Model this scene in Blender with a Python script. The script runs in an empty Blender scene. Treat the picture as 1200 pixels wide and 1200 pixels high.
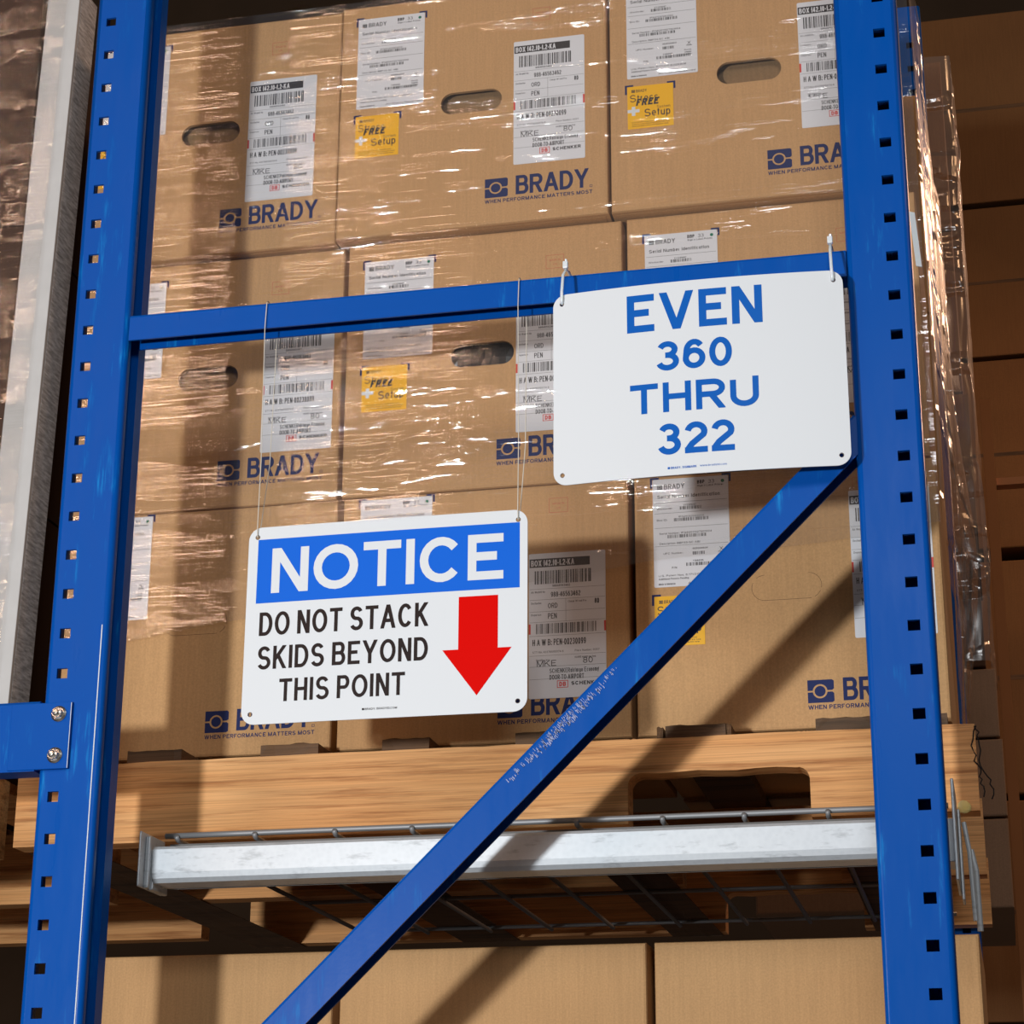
import bpy, bmesh, math, random
from mathutils import Vector, Matrix, noise
random.seed(7)
C = bpy.context.scene
COL = C.collection
R = math.radians

# ------------------------------------------------------------------ camera
cd = bpy.data.cameras.new('camera'); cam = bpy.data.objects.new('camera', cd); COL.objects.link(cam)
cd.sensor_fit = 'HORIZONTAL'; cd.sensor_width = 36.0; cd.lens = 2526.57 / 1200 * 36.0
cd.clip_start = 0.05; cd.clip_end = 100
cam.location = (1.10115, -2.36625, -1.2357)
yaw, pit, rol = 0.22397, 0.33502, -0.00472
Mc = Matrix.Rotation(yaw, 3, 'Z') @ Matrix.Rotation(pit, 3, 'X') @ Matrix.Rotation(rol, 3, 'Y') @ Matrix.Rotation(math.pi/2, 3, 'X')
cam.rotation_mode = 'XYZ'; cam.rotation_euler = Mc.to_euler('XYZ')
C.camera = cam

# ------------------------------------------------------------------ world, lights, exposure
C.view_settings.view_transform = 'Standard'; C.view_settings.look = 'None'
C.view_settings.exposure = -0.50; C.view_settings.gamma = 1.0; C.view_settings.use_curve_mapping = False
w = bpy.data.worlds.new('world'); C.world = w; w.use_nodes = True
w.node_tree.nodes['Background'].inputs[0].default_value = (0.80, 0.72, 0.66, 1)
w.node_tree.nodes['Background'].inputs[1].default_value = 0.12
def area(name, loc, target, size, power, color, sy=None):
    l = bpy.data.lights.new(name, 'AREA'); l.energy = power; l.color = color
    l.shape = 'RECTANGLE' if sy else 'DISK'; l.size = size
    if sy: l.size_y = sy
    o = bpy.data.objects.new(name, l); COL.objects.link(o); o.location = loc
    o.rotation_euler = (Vector(target) - Vector(loc)).to_track_quat('-Z', 'Y').to_euler()
    return o
area('flash_lamp', (-0.33, -3.0, -1.0), (0.5, 0.1, -0.3), 0.16, 112, (0.96, 0.98, 1.0))
area('fill_softbox', (1.30, -3.0, 0.50), (0.6, 0.2, -0.3), 0.6, 38, (0.96, 0.98, 1.0), 0.6)
area('warm_ceiling_lamp', (-1.9, -4.2, 0.9), (-.1, 0.3, 0.1), 2.2, 24, (1.0, 0.62, 0.42), 0.06)
area('warm_ceiling_lamp', (-1.8, -4.3, 1.7), (-.1, 0.3, 0.1), 2.2, 24, (1.0, 0.62, 0.42), 0.06)
area('warm_ceiling_lamp', (-2.3, -4.4, 3.2), (-.1, 0.3, 0.1), 2.2, 26, (1.0, 0.62, 0.42), 0.06)
area('warm_aisle_lamp', (2.4, 3.3, 1.6), (1.1, 1.2, -0.2), 0.5, 40, (1.0, 0.58, 0.36), 0.5)
area('warm_aisle_lamp', (2.6, 0.2, 2.2), (1.7, 3.8, 0.0), 0.8, 22, (1.0, 0.55, 0.28), 0.8)

# ------------------------------------------------------------------ materials
def mat(name, color=(1, 1, 1), rough=0.6, metal=0.0, spec=0.5):
    m = bpy.data.materials.new(name); m.use_nodes = True
    b = m.node_tree.nodes['Principled BSDF']
    b.inputs['Base Color'].default_value = (*color, 1); b.inputs['Roughness'].default_value = rough
    b.inputs['Metallic'].default_value = metal; b.inputs['Specular IOR Level'].default_value = spec
    return m
def nd(m, t, **kw):
    n = m.node_tree.nodes.new(t)
    for k, v in kw.items(): setattr(n, k, v)
    return n
def lk(m, a, b): m.node_tree.links.new(a, b)
def coords(m, scale, kind='Object', rot=(0, 0, 0)):
    tc = nd(m, 'ShaderNodeTexCoord'); mp = nd(m, 'ShaderNodeMapping')
    mp.inputs['Scale'].default_value = scale; mp.inputs['Rotation'].default_value = rot
    oi = nd(m, 'ShaderNodeObjectInfo'); vm = nd(m, 'ShaderNodeVectorMath', operation='SCALE')
    cb = nd(m, 'ShaderNodeCombineXYZ')
    for i in range(3): lk(m, oi.outputs['Random'], cb.inputs[i])
    vm.inputs['Scale'].default_value = 7.0; lk(m, cb.outputs[0], vm.inputs[0])
    ad = nd(m, 'ShaderNodeVectorMath', operation='ADD')
    lk(m, tc.outputs[kind], ad.inputs[0]); lk(m, vm.outputs[0], ad.inputs[1]); lk(m, ad.outputs[0], mp.inputs['Vector'])
    return mp.outputs[0]
def noi(m, vec, scale, detail=3, rough=0.5):
    n = nd(m, 'ShaderNodeTexNoise'); n.inputs['Scale'].default_value = scale
    n.inputs['Detail'].default_value = detail; n.inputs['Roughness'].default_value = rough
    lk(m, vec, n.inputs['Vector']); return n.outputs['Fac']
def ramp(m, fac, stops):
    r = nd(m, 'ShaderNodeValToRGB'); e = r.color_ramp.elements
    while len(e) < len(stops): e.new(0.5)
    for i, (p, c) in enumerate(stops):
        e[i].position = p; e[i].color = (*c, 1) if len(c) == 3 else c
    lk(m, fac, r.inputs[0]); return r.outputs[0]
def mix(m, fac, a, b, blend='MIX'):
    n = nd(m, 'ShaderNodeMix', data_type='RGBA', blend_type=blend)
    if isinstance(fac, float): n.inputs[0].default_value = fac
    else: lk(m, fac, n.inputs[0])
    for v, i in ((a, 6), (b, 7)):
        if isinstance(v, tuple): n.inputs[i].default_value = (*v, 1)
        else: lk(m, v, n.inputs[i])
    return n.outputs[2]
def bsdf(m): return m.node_tree.nodes['Principled BSDF']
def bump(m, h, strength=0.2, dist=0.001):
    b = nd(m, 'ShaderNodeBump'); b.inputs['Strength'].default_value = strength; b.inputs['Distance'].default_value = dist
    lk(m, h, b.inputs['Height']); lk(m, b.outputs[0], bsdf(m).inputs['Normal'])

def cardboard(name, c1, c2):
    m = mat(name, c1, 0.75, spec=0.25)
    v = coords(m, (1, 1, 1)); vs = coords(m, (14, 14, 0.6)); vf = coords(m, (1, 1, 1))
    big = noi(m, v, 4, 3); fl = noi(m, vs, 22, 2); fine = noi(m, vf, 420, 2)
    c = mix(m, big, c1, c2)
    c = mix(m, ramp(m, fl, [(0.35, (0.93,)*3), (0.65, (1.04,)*3)]), c, c, 'MIX')
    c = mix(m, 1.0, c, ramp(m, fl, [(0.35, (0.93,)*3), (0.65, (1.0,)*3)]), 'MULTIPLY')
    c = mix(m, 1.0, c, ramp(m, fine, [(0.3, (0.86,)*3), (0.7, (1.0,)*3)]), 'MULTIPLY')
    lk(m, c, bsdf(m).inputs['Base Color']); bump(m, fl, 0.25, 0.0008)
    return m
M = {}
M['card'] = cardboard('cardboard_kraft', (0.61, 0.365, 0.168), (0.53, 0.30, 0.130))
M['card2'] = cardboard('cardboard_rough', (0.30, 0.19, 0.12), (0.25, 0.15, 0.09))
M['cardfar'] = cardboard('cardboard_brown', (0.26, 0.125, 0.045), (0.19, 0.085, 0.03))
M['card3'] = cardboard('cardboard_inside_shaded', (0.30, 0.18, 0.085), (0.25, 0.15, 0.07))  # darker kraft: the shade inside the hand hole is put into the colour
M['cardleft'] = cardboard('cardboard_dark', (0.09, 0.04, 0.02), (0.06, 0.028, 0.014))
def paint():
    m = mat('blue_rack_paint', (0.004, 0.075, 0.36), 0.40, spec=0.09)
    v = coords(m, (9, 9, 1.6)); v2 = coords(m, (3, 3, 3)); v3 = coords(m, (150, 150, 9), rot=(0, R(12), 0))
    s = noi(m, v, 5, 4, 0.65); s2 = noi(m, v2, 2.2, 2); s3 = noi(m, v3, 3, 3, 0.6)
    f = nd(m, 'ShaderNodeMath', operation='MULTIPLY'); lk(m, ramp(m, s, [(0.56, (0,)*3), (0.70, (0.75,)*3)]), f.inputs[0]); lk(m, ramp(m, s2, [(0.44, (0,)*3), (0.58, (1,)*3)]), f.inputs[1])
    f2 = nd(m, 'ShaderNodeMath', operation='MULTIPLY'); lk(m, f.outputs[0], f2.inputs[0]); lk(m, ramp(m, s3, [(0.42, (0.05,)*3), (0.60, (1,)*3)]), f2.inputs[1])
    c = mix(m, f2.outputs[0], (0.0006, 0.073, 0.36), (0.006, 0.24, 0.62))
    lk(m, c, bsdf(m).inputs['Base Color'])
    lk(m, ramp(m, s, [(0.3, (0.26,)*3), (0.75, (0.45,)*3)]), bsdf(m).inputs['Roughness'])
    bump(m, noi(m, coords(m, (1, 1, 1)), 240, 2), 0.08, 0.0006)
    return m
M['blue'] = paint()
M['scuff'] = mat('scuffed_bare_streak', (0.30, 0.36, 0.62), 0.5)
M['paper'] = mat('label_paper', (0.68, 0.69, 0.72), 0.5)
M['ink'] = mat('black_ink', (0.03, 0.028, 0.03), 0.5)
M['grey_ink'] = mat('grey_ink', (0.14, 0.14, 0.15), 0.5)
M['navy'] = mat('navy_ink', (0.012, 0.022, 0.10), 0.6, spec=0.2)
M['redink'] = mat('red_ink', (0.62, 0.05, 0.04), 0.5)
M['stampred'] = mat('red_stamp_ink', (0.50, 0.14, 0.07), 0.6)
M['green'] = mat('green_ink', (0.0, 0.16, 0.09), 0.5)
M['yellow'] = mat('yellow_sticker', (0.85, 0.45, 0.005), 0.45)
M['signwhite'] = mat('sign_plastic_white', (0.66, 0.70, 0.73), 0.42, spec=0.2)
M['signblue'] = mat('sign_print_blue', (0.0, 0.118, 0.64), 0.4, spec=0.12)
M['textblue'] = mat('sign_letters_blue', (0.0, 0.100, 0.44), 0.4, spec=0.12)
M['signred'] = mat('sign_print_red', (0.64, 0.002, 0.0005), 0.5, spec=0.03)
M['signblack'] = mat('sign_letters_black', (0.018, 0.012, 0.012), 0.35, spec=0.12)
M['hole'] = mat('punched_hole_edge', (0.10, 0.08, 0.07), 0.8)
M['string'] = mat('string_cotton', (0.62, 0.58, 0.50), 0.8)
M['nylon'] = mat('nylon_clear_white', (0.72, 0.74, 0.76), 0.25); bsdf(M['nylon']).inputs['Subsurface Weight'].default_value = 0.2
M['steel'] = mat('zinc_plated_steel', (0.72, 0.70, 0.66), 0.22, 1.0)
M['dark'] = mat('dark_void', (0.008, 0.006, 0.006), 0.9)
M['bag'] = mat('black_plastic_bag', (0.02, 0.018, 0.018), 0.2)
def galv():
    m = mat('galvanised_steel', (0.58, 0.62, 0.65), 0.42, 0.25)
    v = coords(m, (1, 1, 1)); vo = nd(m, 'ShaderNodeTexVoronoi'); vo.inputs['Scale'].default_value = 160; lk(m, v, vo.inputs['Vector'])
    n = noi(m, coords(m, (3, 3, 12)), 9, 4, 0.7)
    c = mix(m, 1.0, ramp(m, vo.outputs['Distance'], [(0.0, (0.47, 0.51, 0.54)), (0.8, (0.51, 0.55, 0.58))]), ramp(m, n, [(0.30, (0.72,)*3), (0.45, (1,)*3)]), 'MULTIPLY')
    lk(m, c, bsdf(m).inputs['Base Color']); return m
M['galv'] = galv()
M['wire'] = mat('galvanised_wire', (0.26, 0.27, 0.28), 0.5, 0.4)
def wood(name, a, b, dark):
    m = mat(name, a, 0.62, spec=0.25)
    v = coords(m, (1.3, 14, 30)); v2 = coords(m, (0.7, 4, 9)); v3 = coords(m, (1.6, 100, 170))
    g = noi(m, v, 3.2, 5, 0.62); h = noi(m, v2, 3, 3); f = noi(m, v3, 3, 2)
    c = mix(m, ramp(m, h, [(0.3, (0,)*3), (0.7, (1,)*3)]), a, b)
    c = mix(m, ramp(m, g, [(0.50, (0,)*3), (0.66, (0.8,)*3)]), c, dark)
    c = mix(m, 1.0, c, ramp(m, f, [(0.32, (0.76,)*3), (0.62, (1.04,)*3)]), 'MULTIPLY')
    lk(m, c, bsdf(m).inputs['Base Color']); bump(m, f, 0.35, 0.0012)
    return m
M['wood'] = wood('pallet_softwood', (0.82, 0.44, 0.18), (0.70, 0.32, 0.105), (0.36, 0.13, 0.035))
M['woodend'] = wood('rough_board_end', (0.16, 0.085, 0.04), (0.11, 0.06, 0.03), (0.05, 0.03, 0.015))
def film(name, sc, strength, dist, base=0.05, gain=0.45, rough=0.07, patch=1.0, sxy=(1, 1), tint=None, haze=0.03):
    m = bpy.data.materials.new(name); m.use_nodes = True; nt = m.node_tree
    nt.nodes.remove(nt.nodes['Principled BSDF']); out = nt.nodes['Material Output']
    tr = nd(m, 'ShaderNodeBsdfTransparent'); tr.inputs[0].default_value = (0.97, 0.96, 0.95, 1)
    gl = nd(m, 'ShaderNodeBsdfGlossy'); gl.inputs['Roughness'].default_value = rough; gl.inputs[0].default_value = (1, 1, 1, 1)
    df = nd(m, 'ShaderNodeBsdfDiffuse'); df.inputs[0].default_value = (0.7, 0.7, 0.7, 1)
    v = coords(m, sc); h1 = noi(m, v, 1.0, 2, 0.55)
    v2 = coords(m, (sc[0] * 2, sc[1] * 2, sc[2] * 3.1)); h2 = noi(m, v2, 1.0, 2, 0.5)
    vp = coords(m, (3.6 * sxy[0], 3.6, 13 * sxy[1])); p = noi(m, vp, 1.0, 2, 0.5)
    am = ramp(m, p, [(0.515, (0.11,)*3), (0.625, (1,)*3)])
    a = nd(m, 'ShaderNodeMath', operation='MULTIPLY_ADD'); lk(m, h2, a.inputs[0]); a.inputs[1].default_value = 0.30; lk(m, h1, a.inputs[2])
    mu = nd(m, 'ShaderNodeMath', operation='MULTIPLY'); lk(m, a.outputs[0], mu.inputs[0]); lk(m, am, mu.inputs[1])
    b = nd(m, 'ShaderNodeBump'); b.inputs['Strength'].default_value = strength; b.inputs['Distance'].default_value = dist
    lk(m, mu.outputs[0], b.inputs['Height']); lk(m, b.outputs[0], gl.inputs['Normal'])
    lw = nd(m, 'ShaderNodeLayerWeight'); lw.inputs['Blend'].default_value = 0.25; lk(m, b.outputs[0], lw.inputs['Normal'])
    f = nd(m, 'ShaderNodeMath', operation='MULTIPLY_ADD'); lk(m, lw.outputs['Facing'], f.inputs[0]); f.inputs[1].default_value = gain; f.inputs[2].default_value = base
    m1 = nd(m, 'ShaderNodeMixShader'); m1.inputs[0].default_value = haze; lk(m, tr.outputs[0], m1.inputs[1]); lk(m, df.outputs[0], m1.inputs[2])
    ms = nd(m, 'ShaderNodeMixShader'); lk(m, f.outputs[0], ms.inputs[0]); lk(m, m1.outputs[0], ms.inputs[1]); lk(m, gl.outputs[0], ms.inputs[2])
    lk(m, ms.outputs[0], out.inputs['Surface']); return m
M['film'] = film('stretch_film', (1.25, 1.25, 100), 1.0, 0.0085, 0.065, 0.10, 0.04, sxy=(.8, 1.6))
M['filmside'] = film('stretch_film_side', (18, 18, 3.2), 1.0, 0.022, 0.14, 0.45, 0.20, haze=0.05)
M['filmleft'] = film('stretch_film_left', (4, 4, 110), 1.0, 0.012, 0.07, 0.14, 0.04, haze=0.02)
def plain_noise(name, c1, c2, scale=3):
    m = mat(name, c1, 0.85); lk(m, mix(m, noi(m, coords(m, (1, 1, 1)), scale, 4), c1, c2), bsdf(m).inputs['Base Color']); return m
M['concrete'] = plain_noise('concrete_floor', (0.22, 0.21, 0.20), (0.16, 0.15, 0.14))
M['wallm'] = plain_noise('block_wall_paint', (0.16, 0.10, 0.06), (0.11, 0.07, 0.04))
M['foam'] = plain_noise('white_fibreboard', (0.60, 0.60, 0.59), (0.50, 0.50, 0.49), 30)
def brushed():
    m = mat('grey_fibreboard_edge', (0.25, 0.26, 0.27), 0.8)
    n = noi(m, coords(m, (1, 14, 80), rot=(R(-25), 0, 0)), 3, 3, 0.7)
    lk(m, ramp(m, n, [(0.3, (0.30, 0.31, 0.32)), (0.7, (0.85, 0.87, 0.89))]), bsdf(m).inputs['Base Color']); return m
M['brushed'] = brushed()

# ------------------------------------------------------------------ mesh helpers
class MB:
    def __init__(s): s.v = []; s.f = []
    def face(s, pts):
        n = len(s.v); s.v += [tuple(p) for p in pts]; s.f.append(tuple(range(n, n + len(pts))))
    def box(s, a, b):
        x0, y0, z0 = a; x1, y1, z1 = b; n = len(s.v)
        s.v += [(x0,y0,z0),(x1,y0,z0),(x1,y1,z0),(x0,y1,z0),(x0,y0,z1),(x1,y0,z1),(x1,y1,z1),(x0,y1,z1)]
        for q in ((0,3,2,1),(4,5,6,7),(0,1,5,4),(1,2,6,5),(2,3,7,6),(3,0,4,7)): s.f.append(tuple(n + i for i in q))
    def tube(s, pts, r, n=8, closed=False, flat=1.0):
        pts = [Vector(p) for p in pts]; rings = []; up = Vector((0.13, 0.9, 0.31))
        L = len(pts)
        for i, p in enumerate(pts):
            if closed: d = pts[(i + 1) % L] - pts[i - 1]
            else: d = pts[min(i + 1, L - 1)] - pts[max(i - 1, 0)]
            d.normalize(); a = d.cross(Vector((1, 0, 0)) if flat != 1.0 else up)
            if a.length < 1e-4: a = d.cross(Vector((0, 0, 1)))
            a.normalize(); b = d.cross(a); k = len(s.v)
            for j in range(n):
                t = 2 * math.pi * j / n
                s.v.append(tuple(p + a * math.cos(t) * r * (1 / flat if flat != 1 else 1) + b * math.sin(t) * r * flat))
            rings.append(k)
        m = L if closed else L - 1
        for i in range(m):
            a, b = rings[i], rings[(i + 1) % L]
            for j in range(n): s.f.append((a + j, a + (j + 1) % n, b + (j + 1) % n, b + j))
        if not closed:
            s.f.append(tuple(rings[0] + j for j in range(n))[::-1]); s.f.append(tuple(rings[-1] + j for j in range(n)))
    def extrude(s, poly, vec):
        """closed polygon of 3D points swept along vec, both ends capped"""
        n = len(s.v); L = len(poly); vec = Vector(vec)
        s.v += [tuple(p) for p in poly] + [tuple(Vector(p) + vec) for p in poly]
        for i in range(L): s.f.append((n + i, n + (i + 1) % L, n + L + (i + 1) % L, n + L + i))
        s.f.append(tuple(range(n, n + L))[::-1]); s.f.append(tuple(range(n + L, n + 2 * L)))
    def mesh(s, name):
        me = bpy.data.meshes.new(name); me.from_pydata(s.v, [], s.f); me.update(); return me
def obj(name, me, m, parent=None, bevel=0, seg=2, fix=True, smooth=False):
    if isinstance(me, MB): me = me.mesh(name)
    if fix and not me.get('fixed'):
        bm = bmesh.new(); bm.from_mesh(me); bmesh.ops.recalc_face_normals(bm, faces=bm.faces); bm.to_mesh(me); bm.free(); me['fixed'] = 1
    if not me.materials: me.materials.append(m)
    o = bpy.data.objects.new(name, me); COL.objects.link(o)
    if parent: o.parent = parent
    if bevel:
        b = o.modifiers.new('b', 'BEVEL'); b.width = bevel; b.segments = seg; b.limit_method = 'ANGLE'; b.angle_limit = R(40)
    if smooth:
        for p in me.polygons: p.use_smooth = True
    return o
def tag(o, label, cat, group=None):
    o['label'] = label; o['category'] = cat
    if group: o['group'] = group
    return o
def thing(name, loc, label, cat, group=None, rot=(0, 0, 0)):
    o = bpy.data.objects.new(name, None); COL.objects.link(o); o.location = loc; o.rotation_euler = rot; o.empty_display_size = 0.05
    return tag(o, label, cat, group)
def struct(name, me, m): o = obj(name, me, m); o['kind'] = 'structure'; return o

# ------------------------------------------------------------------ stroke lettering
def arcp(cx, cy, rx, ry, a0, a1):
    n = max(4, int(abs(a1 - a0) / 15)); return [(cx + rx * math.cos(R(a0 + (a1 - a0) * i / n)), cy + ry * math.sin(R(a0 + (a1 - a0) * i / n))) for i in range(n + 1)]
def path(*it):
    o = []
    for t in it: o += arcp(*t) if len(t) == 6 else [t]
    r = [o[0]]
    for p in o[1:]:
        if abs(p[0] - r[-1][0]) + abs(p[1] - r[-1][1]) > 1e-5: r.append(p)
    return r
ST = path((0, 0), (0, 1)); OO = path((.5, .5, .5, .5, 90, 450))
low = path((.5, .35, .5, .35, 90, 450))
G = {
 'A': (.95, [path((0, 0), (.5, 1)), path((.5, 1), (1, 0)), path((.22, .3), (.78, .3))]),
 'B': (.82, [ST, path((0, 1), (.6, .765+.235), (.62, .765, .30, .235, 90, -90), (0, .53)), path((0, .53), (.62, .265, .38, .265, 90, -90), (0, 0))]),
 'C': (.90, [path((.5, .5, .5, .5, 38, 322))]),
 'D': (.85, [ST, path((0, 1), (.42, .5, .58, .5, 90, -90), (0, 0))]),
 'E': (.74, [ST, path((0, 1), (1, 1)), path((0, .52), (.92, .52)), path((0, 0), (1, 0))]),
 'F': (.70, [ST, path((0, 1), (1, 1)), path((0, .5), (.88, .5))]),
 'G': (.92, [path((.5, .5, .5, .5, 40, 350)), path((.55, .45), (1, .45)), path((1, .45), (1, 0))]),
 'H': (.80, [ST, path((1, 0), (1, 1)), path((0, .52), (1, .52))]),
 'I': (0, [ST]),
 'J': (.60, [path((1, 1), (1, .3), (.5, .3, .5, .3, 0, -175))]),
 'K': (.84, [ST, path((0, .36), (.95, 1)), path((.34, .58), (1, 0))]),
 'L': (.66, [ST, path((0, 0), (1, 0))]),
 'M': (.98, [ST, path((0, 1), (.5, 0)), path((.5, 0), (1, 1)), path((1, 0), (1, 1))]),
 'N': (.80, [ST, path((0, 1), (1, 0)), path((1, 0), (1, 1))]),
 'O': (.96, [OO]),
 'P': (.76, [ST, path((0, 1), (.62, .735, .38, .265, 90, -90), (0, .47))]),
 'Q': (.96, [OO, path((.6, .25), (1, 0))]),
 'R': (.82, [ST, path((0, 1), (.62, .745, .38, .255, 90, -90), (0, .49)), path((.52, .49), (1, 0))]),
 'S': (.82, [path((.5, .745, .46, .255, 22, 250), (.5, .245, .5, .255, 70, -158))]),
 'T': (.80, [path((0, 1), (1, 1)), path((.5, 0), (.5, 1))]),
 'U': (.80, [path((0, 1), (0, .34), (.5, .34, .5, .34, 180, 360), (1, 1))]),
 'V': (.92, [path((0, 1), (.5, 0)), path((.5, 0), (1, 1))]),
 'W': (1.3, [path((0, 1), (.25, 0)), path((.25, 0), (.5, 1)), path((.5, 1), (.75, 0)), path((.75, 0), (1, 1))]),
 'X': (.90, [path((0, 1), (1, 0)), path((0, 0), (1, 1))]),
 'Y': (.92, [path((0, 1), (.5, .42)), path((1, 1), (.5, .42)), path((.5, .5), (.5, 0))]),
 'Z': (.80, [path((0, 1), (1, 1)), path((1, 1), (0, 0)), path((0, 0), (1, 0))]),
 '0': (.70, [OO]), '1': (.34, [path((1, 0), (1, 1)), path((0, .74), (1, .80))]),
 '2': (.70, [path((.5, .72, .5, .28, 170, -28), (.25, .25), (0, .04)), path((0, 0), (1, 0))]),
 '3': (.70, [path((.48, .765, .45, .235, 160, -90), (.35, .53)), path((.35, .53), (.48, .265, .52, .265, 90, -165))]),
 '4': (.70, [path((.75, 0), (.75, 1)), path((.75, 1), (0, .28)), path((0, .26), (1, .26))]),
 '5': (.70, [path((.9, 1), (.15, 1)), path((.15, 1), (.05, .45)), path((.5, .33, .5, .33, 140, -160))]),
 '6': (.70, [path((.5, .32, .5, .32, 90, 450)), path((.52, .62, .47, .38, 35, 170), (0, .32))]),
 '7': (.70, [path((0, 1), (1, 1)), path((1, 1), (.35, 0))]),
 '8': (.70, [path((.5, .76, .44, .24, 90, 450)), path((.5, .26, .5, .26, 90, 450))]),
 '9': (.70, [path((.5, .68, .5, .32, 90, 450)), path((.48, .38, .47, .38, 215, 350), (1, .68))]),
 'a': (.55, [low, path((1, 0), (1, .7))]), 'b': (.56, [low, ST]), 'c': (.52, [path((.5, .35, .5, .35, 45, 315))]),
 'd': (.56, [low, path((1, 0), (1, 1))]), 'e': (.56, [path((.5, .35, .5, .35, 0, 310)), path((0, .35), (1, .35))]),
 'f': (.30, [path((.45, 0), (.45, .8), (.85, .8, .4, .2, 180, 90)), path((0, .7), (1, .7))]),
 'g': (.56, [low, path((1, .7), (1, 0), (.5, 0, .5, .25, 0, -150))]),
 'h': (.54, [ST, path((0, .4), (.5, .4, .5, .3, 180, 0), (1, 0))]), 'i': (0, [path((0, 0), (0, .68)), path((0, .85), (0, 1))]),
 'k': (.5, [ST, path((0, .25), (1, .7)), path((.3, .4), (1, 0))]), 'l': (0, [ST]),
 'm': (.86, [path((0, 0), (0, .7)), path((0, .4), (.25, .4, .25, .3, 180, 0), (.5, 0)), path((.5, .4), (.75, .4, .25, .3, 180, 0), (1, 0))]),
 'n': (.54, [path((0, 0), (0, .7)), path((0, .4), (.5, .4, .5, .3, 180, 0), (1, 0))]), 'o': (.58, [low]),
 'p': (.56, [low, path((0, -.28), (0, .7))]), 'r': (.32, [path((0, 0), (0, .7)), path((0, .4), (.9, .4, .9, .3, 180, 95))]),
 's': (.50, [path((.5, .52, .45, .18, 25, 255), (.5, .17, .5, .17, 75, -155))]),
 't': (.30, [path((.45, .95), (.45, .15), (.85, .15, .4, .15, 180, 270)), path((0, .7), (1, .7))]),
 'u': (.54, [path((0, .7), (0, .3), (.5, .3, .5, .3, 180, 360), (1, .7)), path((1, 0), (1, .7))]),
 'v': (.54, [path((0, .7), (.5, 0)), path((.5, 0), (1, .7))]), 'w': (.8, [path((0, .7), (.25, 0)), path((.25, 0), (.5, .7)), path((.5, .7), (.75, 0)), path((.75, 0), (1, .7))]),
 'y': (.54, [path((0, .7), (.5, 0)), path((1, .7), (.3, -.28))]), 'z': (.5, [path((0, .7), (1, .7)), path((1, .7), (0, 0)), path((0, 0), (1, 0))]),
 'x': (.52, [path((0, .7), (1, 0)), path((0, 0), (1, .7))]), 'j': (0, [path((0, -.2), (0, .68))]), 'q': (.56, [low, path((1, -.28), (1, .7))]),
 '-': (.35, [path((0, .38), (1, .38))]), '.': (0, [path((0, 0), (0, .08))]), ':': (0, [path((0, 0), (0, .1)), path((0, .55), (0, .65))]),
 '/': (.4, [path((0, 0), (1, 1))]), '#': (.7, [path((.2, 0), (.4, 1)), path((.6, 0), (.8, 1)), path((0, .35), (1, .35)), path((0, .65), (1, .65))]),
}
def clip(poly, ax, lim, sgn):
    o = []
    for i, p in enumerate(poly):
        q = poly[i - 1]; ip = sgn * (p[ax] - lim) <= 1e-9; iq = sgn * (q[ax] - lim) <= 1e-9
        if ip != iq:
            t = (lim - q[ax]) / (p[ax] - q[ax]); o.append((q[0] + (p[0] - q[0]) * t, q[1] + (p[1] - q[1]) * t))
        if ip: o.append(p)
    return o
DEP = [0]
def stroke(mb, pts, s, box, emit):
    """thick polyline with butt ends, clipped to the glyph's own box"""
    x0, x1, y0, y1 = box
    runs = [[pts[0]]]; 
    for i in range(1, len(pts)):
        runs[-1].append(pts[i])
        if i < len(pts) - 1:
            a = Vector(pts[i]) - Vector(pts[i - 1]); b = Vector(pts[i + 1]) - Vector(pts[i])
            if a.length > 0 and b.length > 0 and a.angle(b) > R(50): runs.append([pts[i]])
    closed = (Vector(pts[0]) - Vector(pts[-1])).length < 1e-7
    for ri, r in enumerate(runs):
        P = [Vector(p) for p in r]
        d0 = (P[0] - P[1]).normalized(); d1 = (P[-1] - P[-2]).normalized()
        def on(p): return min(abs(p.x - x0 - s / 2), abs(p.x - x1 + s / 2), abs(p.y - y0 - s / 2), abs(p.y - y1 + s / 2)) < 1e-7
        if not closed or len(runs) > 1:
            diag0 = min(abs(d0.x), abs(d0.y)) > 0.15; diag1 = min(abs(d1.x), abs(d1.y)) > 0.15
            if ri > 0 or (on(P[0]) and len(P) < 9) or diag0 and on(P[0]) and len(P) < 4: P[0] = P[0] + d0 * s * (1.2 if diag0 else .5)
            if ri < len(runs) - 1 or (on(P[-1]) and len(P) < 40 and (len(P) == 2 or not diag1)): P[-1] = P[-1] + d1 * s * (1.2 if diag1 else .5)
        L = []; Rr = []
        for i, p in enumerate(P):
            if closed and len(runs) == 1: a = P[i] - P[i - 1 if i > 0 else -2]; b = P[i + 1 if i < len(P) - 1 else 1] - P[i]
            else: a = P[i] - P[i - 1] if i > 0 else P[1] - P[0]; b = P[i + 1] - P[i] if i < len(P) - 1 else a
            a = a.normalized(); b = b.normalized(); t = (a + b).normalized(); n = Vector((-t.y, t.x)); k = s / 2 / max(0.5, t.dot(a))
            L.append(p + n * k); Rr.append(p - n * k)
        DEP[0] = (DEP[0] + 1) % 6
        for i in range(len(P) - 1):
            q = [tuple(L[i]), tuple(L[i + 1]), tuple(Rr[i + 1]), tuple(Rr[i])]
            for ax, lim, sg in ((0, x0, -1), (0, x1, 1), (1, y0, -1), (1, y1, 1)):
                if len(q) > 2: q = clip(q, ax, lim, sg)
            if len(q) > 2: emit(mb, q, DEP[0] * 0.00001)
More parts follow.
